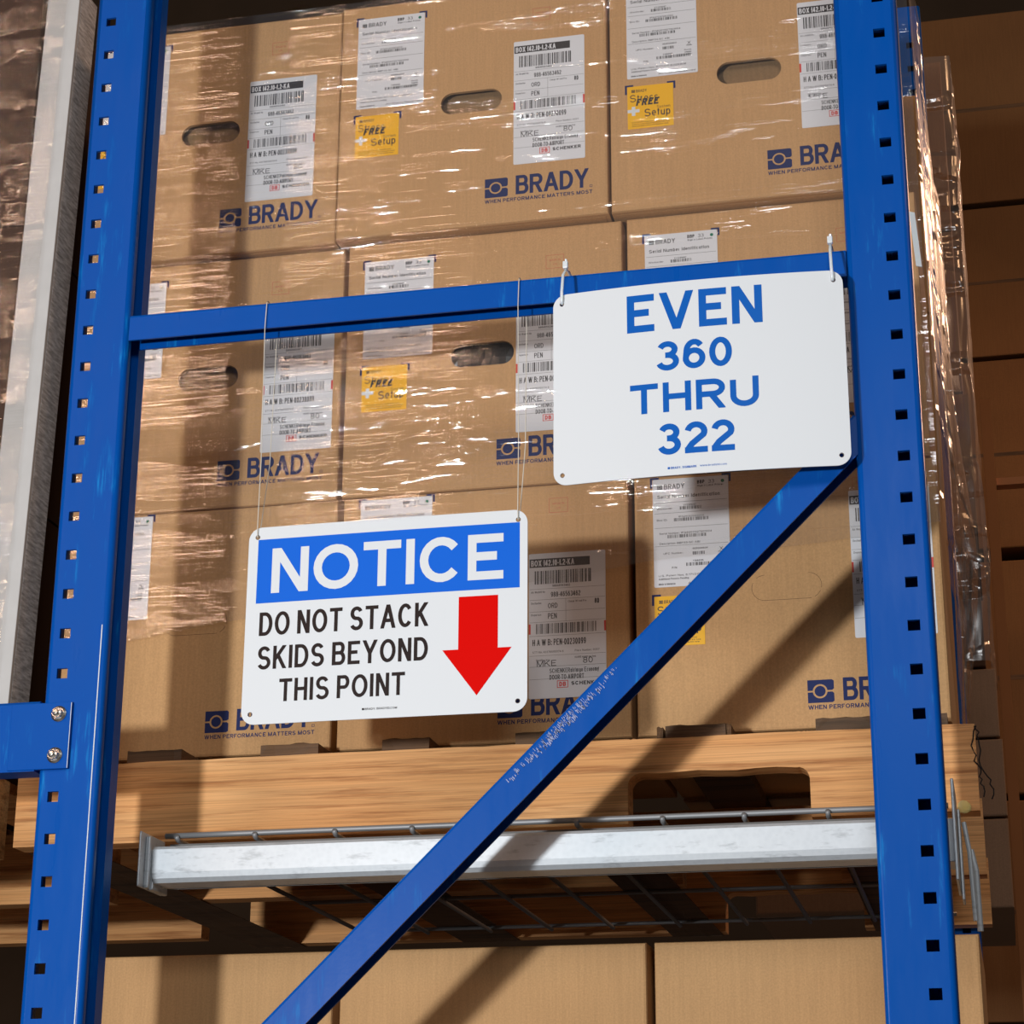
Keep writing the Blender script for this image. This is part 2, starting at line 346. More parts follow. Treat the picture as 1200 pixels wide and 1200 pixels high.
def text(mb, s, x0, x1, z0, z1, wt=0.2, y=0.0, gap=0.16, shear=0, curve=None, space=0.42, sx=1.0):
    """lettering fitted between x0..x1 with cap height z0..z1; wt = stroke / cap height"""
    H = z1 - z0; st = wt * H
    items = []; wsum = 0; nfix = 0
    for ch in s:
        if ch == ' ': items.append((None, space)); wsum += space; continue
        wd, paths = G[ch]; items.append((wd, paths))
        if wd == 0: nfix += 1
        wsum += wd + gap
    wsum -= gap
    k = (x1 - x0 - nfix * st) / max(wsum, 1e-6)   # letter width per unit, strokes keep their own weight
    def emit(m, q, d):
        if not curve: m.face([(px + shear * (pz - z0), y - d, pz) for px, pz in q]); return
        w0, w1 = min(p[0] for p in q), max(p[0] for p in q); k_ = int(w0 / .006)
        while k_ * .006 < w1:      # narrow strips follow the bowed sheet
            r = clip(clip(q, 0, k_ * .006, -1), 0, (k_ + 1) * .006, 1) if w1 - w0 > 1e-6 else q
            if len(r) > 2: m.face([(px, y - d + curve(px), pz) for px, pz in r])
            k_ += 1
    gx = x0
    for wd, paths in items:
        if wd is None: gx += paths * k; continue
        gw = max(wd * k, st)
        for p in paths:
            lo = min(v for _, v in p)
            pts = [(gx + st / 2 + u * (gw - st), z0 + st / 2 + v * (H - st)) for u, v in p]
            if len(p) == 2 and abs(p[0][0] - p[1][0]) > .05 and abs(p[0][1] - p[1][1]) > .1:   # a diagonal runs to the line itself
                q = [[pts[i][0], z0 + p[i][1] * H if p[i][1] in (0, 1) else pts[i][1]] for i in (0, 1)]
                L_ = math.hypot(q[1][0] - q[0][0], q[1][1] - q[0][1]); ux, uz = (q[1][0] - q[0][0]) / L_, (q[1][1] - q[0][1]) / L_
                for i, sg in ((0, -1), (1, 1)):
                    if p[i][1] in (0, 1): q[i][0] += sg * ux * st * .6; q[i][1] += sg * uz * st * .6
                pts = [tuple(c) for c in q]
            stroke(mb, pts, st, (gx, gx + gw, z0 + min(0, lo) * H, z1), emit)
        gx += (st if wd == 0 else gw) + gap * k
def rect(mb, x0, x1, z0, z1, y=0.0): mb.face([(x0, y, z0), (x1, y, z0), (x1, y, z1), (x0, y, z1)])
def frame2(mb, x0, x1, z0, z1, t, y=0.0):
    rect(mb, x0, x1, z0, z0 + t, y); rect(mb, x0, x1, z1 - t, z1, y); rect(mb, x0, x0 + t, z0 + t, z1 - t, y); rect(mb, x1 - t, x1, z0 + t, z1 - t, y)
def barcode(mb, x0, x1, z0, z1, n, seed, y=0.0):
    r = random.Random(seed); ws = [r.choice((1, 1, 2, 3)) for _ in range(2 * n)]; u = (x1 - x0) / sum(ws); x = x0
    for i, q in enumerate(ws):
        if i % 2 == 0: rect(mb, x, x + q * u, z0, z1, y)
        x += q * u
def logo(mb, x0, x1, z0, z1, y=0.0):
    """square mark split by a waist line around a ringed disc"""
    w, h = x1 - x0, z1 - z0; cx, cz = x0 + w * .47, z0 + h * .5; r = h * .31; g = h * .035
    a0 = math.degrees(math.asin(g / r))
    for sg in (1, -1):
        arc = [(cx + r * math.cos(R(a)), cz + sg * r * math.sin(R(a))) for a in [180 - a0 - (180 - 2 * a0) * i / 14 for i in range(15)]]
        out = [(x1 - w * .07, cz + sg * g), (x1, cz + sg * h * .10), (x1, cz + sg * h * .44), (x1 - w * .07, cz + sg * h / 2), (x0, cz + sg * h / 2), (x0, cz + sg * g)]
        L = arc + out
        # fan it in convex strips: pair arc points with the outer edge
        top = cz + sg * h / 2
        mb.face([(x0, y, cz + sg * g), (arc[0][0], y, arc[0][1]), (arc[0][0], y, top), (x0, y, top)])
        for i in range(len(arc) - 1):
            p, q = arc[i], arc[i + 1]; mb.face([(p[0], y, p[1]), (q[0], y, q[1]), (q[0], y, top), (p[0], y, top)])
        e = arc[-1]; mb.face([(e[0], y, e[1]), (x1 - w * .07, y, cz + sg * g), (x1, y, cz + sg * h * .10), (x1, y, cz + sg * h * .44), (x1 - w * .07, y, top), (e[0], y, top)])
    r2 = h * .235; mb.face([(cx + r2 * math.cos(R(20 * i)), y, cz + r2 * math.sin(R(20 * i))) for i in range(18)])

# ------------------------------------------------------------------ the setting
b = MB(); b.box((-7, -8, -2.84), (9, 12, -2.74)); struct('floor', b, M['concrete'])
b = MB(); b.box((-7, 12, -2.74), (9, 12.2, 11)); struct('wall_back', b, M['wallm'])

# ------------------------------------------------------------------ rack frame
HP = 0.0508
def upright(name, x0, x1, y0, hx, zlo, zhi, parent, side, close, hole_z, holes=True):
    """cold-formed post: front web with square holes, rounded edges, grooved side, rear lip. side=+1: grooved side on +x"""
    mb = MB(); t = 0.0025; d = 0.058
    hw, hh = 0.0072, 0.0066
    # front web, built around the holes
    e = 0.006
    zs = sorted(z for z in hole_z if zlo + .02 < z < zhi - .02) if holes else []
    xa, xb = x0 + e, x1 - e
    cuts = [zlo] + [v for z in zs for v in (z - hh, z + hh)] + [zhi]
    for i in range(len(cuts) - 1):
        z0, z1 = cuts[i], cuts[i + 1]
        if i % 2 == 0:
            for (p, q) in ((xa, hx - hw), (hx - hw, hx + hw), (hx + hw, xb)): mb.face([(p, y0, z0), (q, y0, z0), (q, y0, z1), (p, y0, z1)])
        else:
            for (p, q) in ((xa, hx - hw), (hx + hw, xb)): mb.face([(p, y0, z0), (q, y0, z0), (q, y0, z1), (p, y0, z1)])
            # hole walls
            X0, X1 = hx - hw, hx + hw
            mb.face([(X0, y0, z0), (X0, y0 + t, z0), (X0, y0 + t, z1), (X0, y0, z1)]); mb.face([(X1, y0, z0), (X1, y0 + t, z0), (X1, y0 + t, z1), (X1, y0, z1)])
            mb.face([(X0, y0, z0), (X1, y0, z0), (X1, y0 + t, z0), (X0, y0 + t, z0)]); mb.face([(X0, y0, z1), (X1, y0, z1), (X1, y0 + t, z1), (X0, y0 + t, z1)])
    def strip(pl):
        for (p, q) in zip(pl[:-1], pl[1:]): mb.face([(p[0], p[1], zlo), (q[0], q[1], zlo), (q[0], q[1], zhi), (p[0], p[1], zhi)])
    rc = [(e * (1 - math.cos(R(a))), e * (1 - math.sin(R(a)))) for a in (90, 67, 45, 22, 0)]
    right = [(x1 - p[0], y0 + p[1]) for p in rc]; left = [(x0 + p[0], y0 + p[1]) for p in rc]
    def flank(edge, s, lip):
        xe = edge[-1][0]
        return edge + [(xe, y0 + 0.011), (xe - s * .030, y0 + .013), (xe - s * .030, y0 + .036), (xe, y0 + .038), (xe, y0 + d), (xe - s * lip, y0 + d), (xe - s * lip, y0 + d - .008)]
    if close: strip(flank(left, -1, .014)); strip(right + [(x1, y0 + d), (x0 + .016, y0 + d)])
    else: strip(flank(right, 1, .058)); strip(left + [(x0, y0 + .040)])
    me = mb.mesh(name); bm = bmesh.new(); bm.from_mesh(me); bmesh.ops.remove_doubles(bm, verts=bm.verts, dist=1e-5); bm.to_mesh(me); bm.free()
    o = obj(name, me, M['blue'], parent, fix=True)
    s = o.modifiers.new('s', 'SOLIDIFY'); s.thickness = 0.0016; s.offset = 0
    for p in me.polygons: p.use_smooth = abs(p.normal.x) > .1 and abs(p.normal.y) > .1
    return o
frame = thing('rack_frame', (0, 0, -2.74), 'blue steel pallet rack frame with punched posts and a diagonal brace', 'rack')
FZ = 2.74
def P0(v): return v
ztop = 1.05
hz = [i * HP for i in range(-52, 20)]
def shift(o): o.location.z += FZ; return o
shift(upright('post', -0.0208, 0.0552, 0.0, 0.0, -2.735, ztop, frame, 1, False, hz))
shift(upright('post', 0.9715, 1.0470, 0.0, 1.02504, -2.735, ztop, frame, -1, True, hz))
for xx in (0.017, 1.009):
    mb = MB(); mb.box((xx - .06, -0.03, -2.74), (xx + .06, .09, -2.732)); shift(obj('foot_plate', mb, M['blue'], frame))
def channel(name, a, b, face, depth, yf, parent, t=0.003):
    """U channel from a to b (x,z of its front top edge line); open downward/right; front leg 'face' wide"""
    a = Vector((a[0], 0, a[1])); b2 = Vector((b[0], 0, b[1])); d = (b2 - a).normalized(); n = Vector((d.z, 0, -d.x))  # n: perpendicular, towards lower right
    if n.z > 0: n = -n
    prof = []  # (n, y)
    r = .004
    outer = [(face, 0), (r, 0), (r * .3, r * .3), (0, r), (0, depth - r), (r * .3, depth - r * .3), (r, depth), (face, depth)]
    inner = [(face, depth - t), (t, depth - t), (t, t), (face, t)]
    poly = [a + n * u + Vector((0, yf + y, 0)) for u, y in outer + inner]
    mb = MB(); mb.extrude(poly, b2 - a)
    return shift(obj(name, mb, M['blue'], parent))
channel('horizontal_brace', (0.0565, -0.0855), (0.9705, -0.0865), 0.0355, 0.034, 0.0005, frame)
channel('horizontal_brace', (0.0565, -1.30), (0.9705, -1.30), 0.0355, 0.034, 0.0005, frame)
channel('diagonal_brace', (0.0575, -1.1925), (0.969, -0.2990), 0.0385, 0.034, 0.001, frame)
# pale scrape along the diagonal brace and a worn bright edge line on the left post
mb = MB(); r_ = random.Random(3)
for i in range(260):
    t = min(1, max(0, r_.gauss(.55, .20))); x = .545 + .14 * t + r_.uniform(-.004, .004); z = -1.1925 + (x - .0575) * .9803 - .0125 + r_.uniform(-.007, .007) * (1 - abs(t - .55))
    L = r_.uniform(.002, .008); hh = r_.uniform(.0003, .0009)
    mb.face([(x, -.0003, z), (x + L * .5, -.0003, z - L * .45 - hh), (x + L * .5, -.0003, z - L * .45 + hh), (x, -.0003, z + hh)])
shift(obj('paint_scrape', mb, M['scuff'], frame))
mb = MB(); mb.box((.0478, -.0015, -1.1), (.0490, -.0008, -.50)); shift(obj('worn_edge', mb, M['signwhite'], frame))
# narrow plastic tag hanging off the right post
mb = MB(); mb.extrude([(1.0478, -.004, -.047), (1.0545, .0, -.047), (1.0545, .0016, -.047), (1.0478, -.0024, -.047)], (.0045, 0, -.072))
shift(obj('label_holder', mb, M['nylon'], frame))
o = frame.children[-1]; o['label'] = 'narrow clear plastic label holder on the side of the post'

# blue beam bolted to the left post
beam = thing('rack_beam', (-0.5, 0, -0.64), 'blue rack beam bolted to the left post by two zinc bolts', 'beam')
def loc(mb, o): 
    mb.v = [(x - o.location.x, y - o.location.y, z - o.location.z) for x, y, z in mb.v]; return mb
mb = MB(); mb.extrude([(-1.9, -.0045, -.680), (-1.9, -.0045, -.5965), (-1.9, -.001, -.593), (-1.9, .030, -.593), (-1.9, .030, -.680)], (1.875, 0, 0)); obj('beam_rail', loc(mb, beam), M['blue'], beam)
mb = MB(); mb.box((-.060, -.0062, -.6785), (.0182, -.0040, -.5965)); mb.box((-.0255, -.0040, -.6785), (.0182, -.0010, -.5965)); obj('end_plate', loc(mb, beam), M['blue'], beam, bevel=.0006)
mb = MB(); mb.box((.0176, -.00655, -.678), (.0183, -.0058, -.5975)); obj('worn_edge', loc(mb, beam), M['signwhite'], beam)
def bolt(x, z, parent):
    def ring(mb, R0, y0, R1, y1, n=20):
        for i in range(n):
            a, c = 2 * math.pi * i / n, 2 * math.pi * (i + 1) / n
            mb.face([(x + R0 * math.cos(a), y0, z + R0 * math.sin(a)), (x + R0 * math.cos(c), y0, z + R0 * math.sin(c)), (x + R1 * math.cos(c), y1, z + R1 * math.sin(c)), (x + R1 * math.cos(a), y1, z + R1 * math.sin(a))])
    mb = MB(); y = -.0063
    for A, B in (((.0098, y), (.0098, y - .0016)), ((.0098, y - .0016), (.0075, y - .003)), ((.0075, y - .003), (0.001, y - .003))): ring(mb, *A, *B)
    o = obj('bolt', loc(mb, parent), M['steel'], parent)
    mb = MB(); n = 6
    pts = [(x + .0072 * math.cos(R(60 * i + 12)), y - .0028, z + .0072 * math.sin(R(60 * i + 12))) for i in range(6)]; mb.extrude(pts, (0, -.0055, 0))
    ring(mb, .0042, y - .0082, .0042, y - .0105); ring(mb, .0042, y - .0105, .0028, y - .0118); ring(mb, .0028, y - .0118, .0001, y - .0121)
    k = obj('hex_nut', loc(mb, parent), M['steel'], o, bevel=.0006)
bolt(.0027, -.6112, beam); bolt(.0013, -.6622, beam)

# ------------------------------------------------------------------ support bar and wire deck
sup = thing('support_bar', (0.56, 0.2, -0.76), 'light grey galvanised support bar below the wooden pallet', 'beam')
zt, zb_, Y0 = -0.7470, -0.792, 0.148
prof = [(Y0 + .004, zt), (Y0, zt - .004), (Y0, zb_ + .012), (Y0 + .002, zb_ + .005), (Y0 + .007, zb_), (Y0 + .05, zb_), (Y0 + .05, zt)]
mb = MB(); mb.extrude([(.071, y, z) for y, z in prof], (.965, 0, 0)); obj('bar_section', loc(mb, sup), M['galv'], sup)
mb = MB(); mb.box((.0710, .204, -.792), (1.036, .207, -.7345)); o = obj('rear_upstand', loc(mb, sup), mat('dull_grey_steel', (.10, .095, .09), .6), sup)
mb = MB(); mb.box((.0610, .125, -.800), (.0640, .205, -.731)); mb.box((.0640, .140, -.800), (.0700, .147, -.735)); mb.box((.0640, .155, -.800), (.0708, .205, -.75)); obj('end_bracket', loc(mb, sup), M['galv'], sup, bevel=.002)
mb = MB(); mb.box((1.0380, .145, -.800), (1.0520, .20, -.75)); mb.box((1.0520, .09, -.83), (1.0555, .205, -.715)); mb.box((1.0560, .17, -.84), (1.0590, .21, -.735)); obj('end_bracket', loc(mb, sup), M['galv'], sup, bevel=.001)
mb = MB(); mb.tube([(1.0625, .2, -.745), (1.067, .2, -.78), (1.069, .2, -.86)], .0028); mb.tube([(1.0685, .215, -.775), (1.073, .215, -.80), (1.0735, .215, -.87)], .0035); obj('safety_pin', loc(mb, sup), M['galv'], sup)
deck = thing('wire_deck', (0.56, 0.25, -0.73), 'galvanised wire mesh deck between support bar and wooden pallet', 'rack')
mb = MB(); mb.tube([(.066 + .098 * i / 1 * 1, .200, -.7245 + .0000 * i) for i in range(0, 11)], .0036); obj('front_wire', loc(mb, deck), M['wire'], deck, smooth=True)
for k in range(9):
    x = [.083, .187, .292, .392, .492, .600, .706, .805, .905][k]
    mb = MB(); mb.tube([(x, .1935, -.7265), (x, .2, -.7305), (x, .45, -.7305), (x, 1.05, -.7305)], .0032, 8); obj('cross_wire', loc(mb, deck), M['wire'], deck, smooth=True)
for y in (.45, .75, 1.05):
    mb = MB(); mb.tube([(.066, y, -.7245), (1.03, y, -.7245)], .003); obj('long_wire', loc(mb, deck), M['wire'], deck, smooth=True)

# ------------------------------------------------------------------ wooden pallet
pal = thing('wooden_pallet', (0.454, 0.26, -0.718), 'wooden pallet with notched softwood side board carrying the kraft cartons', 'pallet')
def rnd_notch(x0, x1, z0, z1, r=.016, n=5):
    o = [(x0, z0)]
    for i in range(n + 1): a = R(180 - 90 * i / n); o.append((x0 + r + r * math.cos(a), z1 - r + r * math.sin(a)))
    for i in range(n + 1): a = R(90 - 90 * i / n); o.append((x1 - r + r * math.cos(a), z1 - r + r * math.sin(a)))
    o.append((x1, z0)); return o
def stringer(y, parent):
    zb, zt2 = -.7195, -.6125
    rr = random.Random(int(y * 100)); x0, x1, zn, r = .653, .880, -.6565, .016
    xs = [-.173 + .826 * i / 22 for i in range(23)] + [x0 + .0001] + [x0 + r * (1 - math.cos(R(15 * i))) for i in range(1, 7)] + [x0 + r + (x1 - x0 - 2 * r) * i / 8 for i in range(1, 9)]
    xs += [x1 - r + r * math.sin(R(15 * i)) for i in range(1, 7)] + [x1 + .0001] + [x1 + (1.082 - x1) * i / 6 for i in range(1, 7)]
    def low_(x):
        if x <= x0 or x > x1: return zb
        if x < x0 + r: return zn - r + math.sqrt(max(0, r * r - (x0 + r - x) ** 2))
        if x > x1 - r: return zn - r + math.sqrt(max(0, r * r - (x - x1 + r) ** 2))
        return zn + .0012 * math.sin(x * 70)
    top = [zt2 + rr.uniform(-.0007, .0007) for _ in xs]; mb = MB(); n = len(xs)
    for i, x in enumerate(xs):
        for yy_ in (y, y + .038): mb.v += [(x, yy_, low_(x)), (x, yy_, top[i])]
    for i in range(n - 1):
        k = 4 * i; mb.f += [(k, k + 4, k + 5, k + 1), (k + 2, k + 3, k + 7, k + 6), (k + 1, k + 5, k + 7, k + 3), (k, k + 2, k + 6, k + 4)]
    mb.f += [(0, 1, 3, 2), (4 * n - 4, 4 * n - 2, 4 * n - 1, 4 * n - 3)]
    me = loc(mb, parent)
    return obj('stringer', me, M['wood'], parent)
for y in (.26, .72, 1.20): stringer(y, pal)
def board(x0, x1, z0, z1, y0, y1, name, m, seed):
    rr = random.Random(seed); n = max(3, int((x1 - x0) / .009)); poly = []
    for i in range(n + 1): poly.append((x0 + (x1 - x0) * i / n, z0))
    for i in range(n, -1, -1): poly.append((x0 + (x1 - x0) * i / n, z1 - rr.uniform(0, .0018)))
    mb = MB(); L = len(poly)
    mb.extrude([(x, y0 + rr.uniform(-.001, .002), z) for x, z in poly], (0, y1 - y0, 0))
    return obj(name, loc(mb, pal), m, pal)
DB = [(-.165, -.085), (-.02, .055), (.1655, .2445), (.331, .394), (.5076, .560), (.7014, .7775), (.8894, 1.050)]
for i, (a, c) in enumerate(DB): board(a, c, -.6120, -.5955, .2635, 1.237, 'deckboard', M['woodend'], i)
for i, (a, c) in enumerate([(-.170, -.08), (.20, .30), (.56, .645), (.895, .99)]): board(a, c, -.7205, -.7197, .30, 1.237, 'bottom_board', M['woodend'], 20 + i)
for a, c in ((.690, .698), (.7765, .784)): board(a, c, -.6120, -.5965, .2655, .33, 'board_splinter', M['woodend'], 40)
mb = MB(); mb.v = []; 
bm = bmesh.new(); bmesh.ops.create_icosphere(bm, subdivisions=2, radius=.0085)
for v in bm.verts: v.co = v.co * (1 + .25 * noise.noise(v.co * 90)); v.co.y *= .45
me = bpy.data.meshes.new('paint_blob'); bm.to_mesh(me); bm.free()
mp_ = plain_noise('yellow_marking_paint', (0.85, 0.62, 0.03), (0.6, 0.55, 0.45), 60)
o = obj('paint_blob', me, mp_, pal); o.location = Vector((1.063, .258, -.7150)) - pal.location; o['label'] = 'yellow paint mark on the end of the board'
mb = MB(); rr = random.Random(5)
for j in range(2):
    p = Vector((1.0815 + .002 * j, .258, -.616)); pts = [p.copy()]
    for i in range(16): p = p + Vector((rr.uniform(-.003, .0042), rr.uniform(-.001, .001), -.0055 + rr.uniform(-.002, .002))); pts.append(p.copy())
    mb.tube(pts, .0009, 5)
obj('frayed_strap', loc(mb, pal), M['dark'], pal)

# ------------------------------------------------------------------ cartons
def rounded(x0, x1, z0, z1, r, n=6):
    o = []
    for cx, cz, a0 in ((x1 - r, z0 + r, -90), (x1 - r, z1 - r, 0), (x0 + r, z1 - r, 90), (x0 + r, z0 + r, 180)):
        for i in range(n + 1): a = R(a0 + 90 * i / n); o.append((cx + r * math.cos(a), cz + r * math.sin(a)))
    return o
def carton_body(w, h, d, hole=None, fz=0.0):
    """kraft box: rounded edges; an oval hand hole cut through the front wall, wall thickness shown"""
    e = .004; bm = bmesh.new()
    def loop(poly, y):
        vs = [bm.verts.new((x, y, z)) for x, z in poly]
        return vs, [bm.edges.new((vs[i], vs[(i + 1) % len(vs)])) for i in range(len(vs))]
    if hole:
        o_, eo = loop([(e, e), (w - e, e), (w - e, h - e), (e, h - e)], 0)
        hv, eh = loop(hole, 0); bmesh.ops.triangle_fill(bm, edges=eo + eh, use_beauty=True)
        h2, _ = loop(hole, .005)
        for i in range(len(hv)): bm.faces.new((hv[i], hv[(i + 1) % len(hv)], h2[(i + 1) % len(hv)], h2[i]))
    else:
        o_, eo = loop([(e, e), (w - e, e), (w - e, h - e), (e, h - e)], 0); bm.faces.new(o_)
    prev = o_
    for ins, y in ((e * .3, e * .3), (0, e), (0, d - e), (e, d)):
        vs = [bm.verts.new((x, y, z)) for x, z in ((ins, ins), (w - ins, ins), (w - ins, h - ins), (ins, h - ins))]
        for i in range(4): bm.faces.new((prev[i], prev[(i + 1) % 4], vs[(i + 1) % 4], vs[i]))
        prev = vs
    bm.faces.new(prev[::-1])
    me = bpy.data.meshes.new('carton_body'); bm.to_mesh(me); bm.free(); return me
CACHE = {}
def part(name, key, build, m, parent, locn=(0, 0, 0), label=None):
    if key not in CACHE: mb = MB(); build(mb); CACHE[key] = mb.mesh(name)
    o = obj(name, CACHE[key], m, parent, fix=False); o.location = locn
    if label: o['label'] = label
    return o
def sheet(mb, w, h, t=.0004, r=.002): mb.extrude([(x, 0, z) for x, z in rounded(0, w, 0, h, r, 3)], (0, t, 0))
# shipping label, local 0..104 x 0..200 mm
LW, LH = .104, .200
def ship_ink(mb):
    H = LH; y = -.0001
    barcode(mb, .008, .086, H - .043, H - .0245, 42, 11, y); text(mb, '98846563462', .032, .056, H - .0475, H - .0445, .16, y)
    text(mb, '988-46563462', .030, .070, H - .0615, H - .0545, .13, y)
    text(mb, 'ORD', .026, .039, H - .077, H - .070, .13, y); text(mb, '80', .089, .095, H - .0735, H - .0665, .15, y)
    text(mb, 'PEN', .026, .038, H - .0915, H - .084, .13, y)
    barcode(mb, .010, .092, H - .112, H - .098, 40, 5, y)
    text(mb, 'H A W B: PEN-00230099', .005, .077, H - .128, H - .1195, .13, y)
    text(mb, 'MKE', .011, .037, H - .1565, H - .1485, .12, y); text(mb, '80', .073, .086, H - .1545, H - .1465, .12, y)
    text(mb, 'SCHENKERairfargo Economy', .028, .094, H - .166, H - .160, .13, y); text(mb, 'DOOR-TO-AIRPORT', .028, .074, H - .175, H - .1685, .14, y)
    text(mb, 'SCHENKER', .057, .098, H - .1835, H - .1785, .24, y)
def ship_grey(mb):
    H = LH; y = -.00006
    for z in (.050, .065, .0815, .096, .115, .142, .157, .174): rect(mb, .001, LW - .001, H - z, H - z + .0004, y)
    rect(mb, .050, .0504, H - .096, H - .065, y)
    for s, x0, x1, z in (('Air Waybill No', .003, .022, .0525), ('Destination', .003, .017, .068), ('Departure', .003, .017, .084), ('Charge Wt and Pce', .053, .078, .0675), ('STT-No: 433760150174-6', .005, .047, .1355), ('Place Number: 0057', .062, .095, .1355), ('Handling info', .010, .028, .1465), ('HAWB weight per item', .062, .090, .1445)):
        text(mb, s, x0, x1, H - z - .0028, H - z, .16, y)
def ship_head(mb): rect(mb, .001, .083, LH - .0195, LH - .0075, -.00008)
def ship_headtext(mb): text(mb, 'BOX 142.10-1.2-KA', .003, .062, LH - .0178, LH - .0095, .16, -.00016)
def ship_red(mb):
    H = LH
    frame2(mb, .038, .053, H - .1865, H - .1765, .0009, -.0001); text(mb, 'DB', .041, .050, H - .1845, H - .1785, .24, -.0001)
SW, SH = .1015, .151
def ser_ink(mb):
    H = SH; y = -.0001
    logo(mb, .006, .013, H - .0145, H - .0085, y); text(mb, 'BRADY', .0155, .043, H - .0145, H - .0075, .15, y)
    text(mb, 'BBP', .060, .070, H - .0095, H - .0045, .22, y); text(mb, '33', .075, .083, H - .0095, H - .0045, .12, y); text(mb, 'Sign & Label Printer'.replace('&', 'n'), .060, .095, H - .0138, H - .0112, .18, y)
    text(mb, 'Serial Number Identification', .006, .090, H - .0275, H - .0225, .16, y)
    for z in (.0335, .0485, .069, .0945): rect(mb, .002, SW - .002, H - z, H - z + .0004, y)
    for s, x0, x1, z in (('Workorder', .005, .026, .0405), ('Box ID:', .005, .019, .0565), ('Serial Number: 1PG82011327901004', .008, .078, .0755), ('Description: BBP33-SC ABI', .008, .062, .0895), ('UPC Number:', .013, .039, .1035), ('P/N:', .024, .031, .1235), ('U.S. Patent Nos. 6.171.010 6.025.808', .006, .085, .134), ('Additional Patents Pending', .006, .046, .1385), ('Made in Malaysia', .006, .028, .1455), ('All Rights Reserved', .045, .098, .1455)):
        text(mb, s, x0, x1, H - z - .0026, H - z, .17, y)
    for s, x0, x1, z in (('VY3299497', .041, .058, .037), ('1PG21132S60000', .034, .068, .053), ('662820488214', .052, .072, .0985), ('Y1688196', .052, .066, .1155)): text(mb, s, x0, x1, H - z - .0024, H - z, .17, y)
    for x0, x1, z, n in ((.036, .066, .0445, 26), (.028, .074, .0605, 34), (.019, .071, .0835, 36), (.052, .068, .1085, 12), (.043, .092, .1235, 30)): barcode(mb, x0, x1, H - z, H - z + .0045, n, n, y)
    rect(mb, .086, .094, H - .1065, H - .1055, y); text(mb, 'X', .0875, .0925, H - .1045, H - .0995, .14, y)
    for z in (.112, .1155, .119): text(mb, 'RoHS' if z < .113 else 'Compliant', .083, .093, H - z - .0022, H - z, .18, y)
def ser_green(mb): mb.face([(.094 + .0024 * math.cos(R(30 * i)), -.00012, SH - .0075 + .0024 * math.sin(R(30 * i))) for i in range(12)])
YW, YH = .0655, .0680
def yel_ink(mb):
    H = YH; y = -.0001
    logo(mb, .006, .011, H - .010, H - .0055, y); text(mb, 'BRADY', .0125, .028, H - .010, H - .0055, .14, y)
    text(mb, 'Stress', .0035, .044, H - .025, H - .0135, .11, y)
    text(mb, 'FREE', .012, .044, H - .0315, H - .0205, .24, y, shear=.2)
    text(mb, 'System', .042, .061, H - .0385, H - .034, .10, y); text(mb, 'Setup', .024, .061, H - .050, H - .038, .13, y)
    for z, x1 in ((.057, .055), (.060, .060), (.063, .058)): text(mb, 'www.bradycorp.com/bbp33 help', .006, x1, H - z - .0016, H - z, .2, y)
def yel_plus(mb): rect(mb, .000, .017, .0260, .0310, -.00008); rect(mb, .006, .011, .021, .0355, -.00009)
def mark_l(mb, L=.012, t=.0028): rect(mb, -.0035, -.0035 + t, -L, .003); rect(mb, -.0035 + t, L - .0035, .003 - t, .003)
def mark_r(mb, L=.012, t=.0028): rect(mb, .0035 - t, .0035, -L + .003, .003); rect(mb, .0035 - L, .0035 - t, .003 - t, .003)
def marks(t, w, z, ox=0.0):
    part('corner_mark', 'mkl', mark_l, M['navy'], t, (.0255 - ox, -.0001, z)); part('corner_mark', 'mkr', mark_r, M['navy'], t, (.0255 + w - ox, -.0001, z))
def brand(mb):
    y = -.0001
    logo(mb, .0, .0335, .0, .0300, y); text(mb, 'BRADY', .045, .1505, .0015, .0315, .17, y, gap=.07)
    text(mb, 'WHEN PERFORMANCE MATTERS MOST', .0, .1555, -.0085, -.0028, .19, y)
    frame2(mb, .1515, .1555, .0015, .0050, .0006, y)
def stampf(mb): frame2(mb, 0, .026, 0, .021, .0007, -.0001); text(mb, 'MADE IN', .005, .021, .0115, .0145, .15, -.0001); text(mb, 'US', .010, .016, .005, .008, .15, -.0001)
def oval(cx, cz, w, h): return rounded(cx - w / 2, cx + w / 2, cz - h / 2, cz + h / 2, h / 2 * .98, 7)
def perforation(mb):
    P = oval(0, 0, .091, .035); n = len(P)
    for i in range(n):
        a, c = P[i], P[(i + 1) % n]; d = math.hypot(c[0] - a[0], c[1] - a[1])
        if d < 1e-5: continue
        if i in (1, 5, 15, 19, 20): continue
        m_ = (.0005 * (c[1] - a[1]) / d, -.0005 * (c[0] - a[0]) / d)
        mb.face([(a[0], -.00008, a[1]), (c[0], -.00008, c[1]), (c[0] - m_[0], -.00008, c[1] - m_[1]), (a[0] - m_[0], -.00008, a[1] - m_[1])])
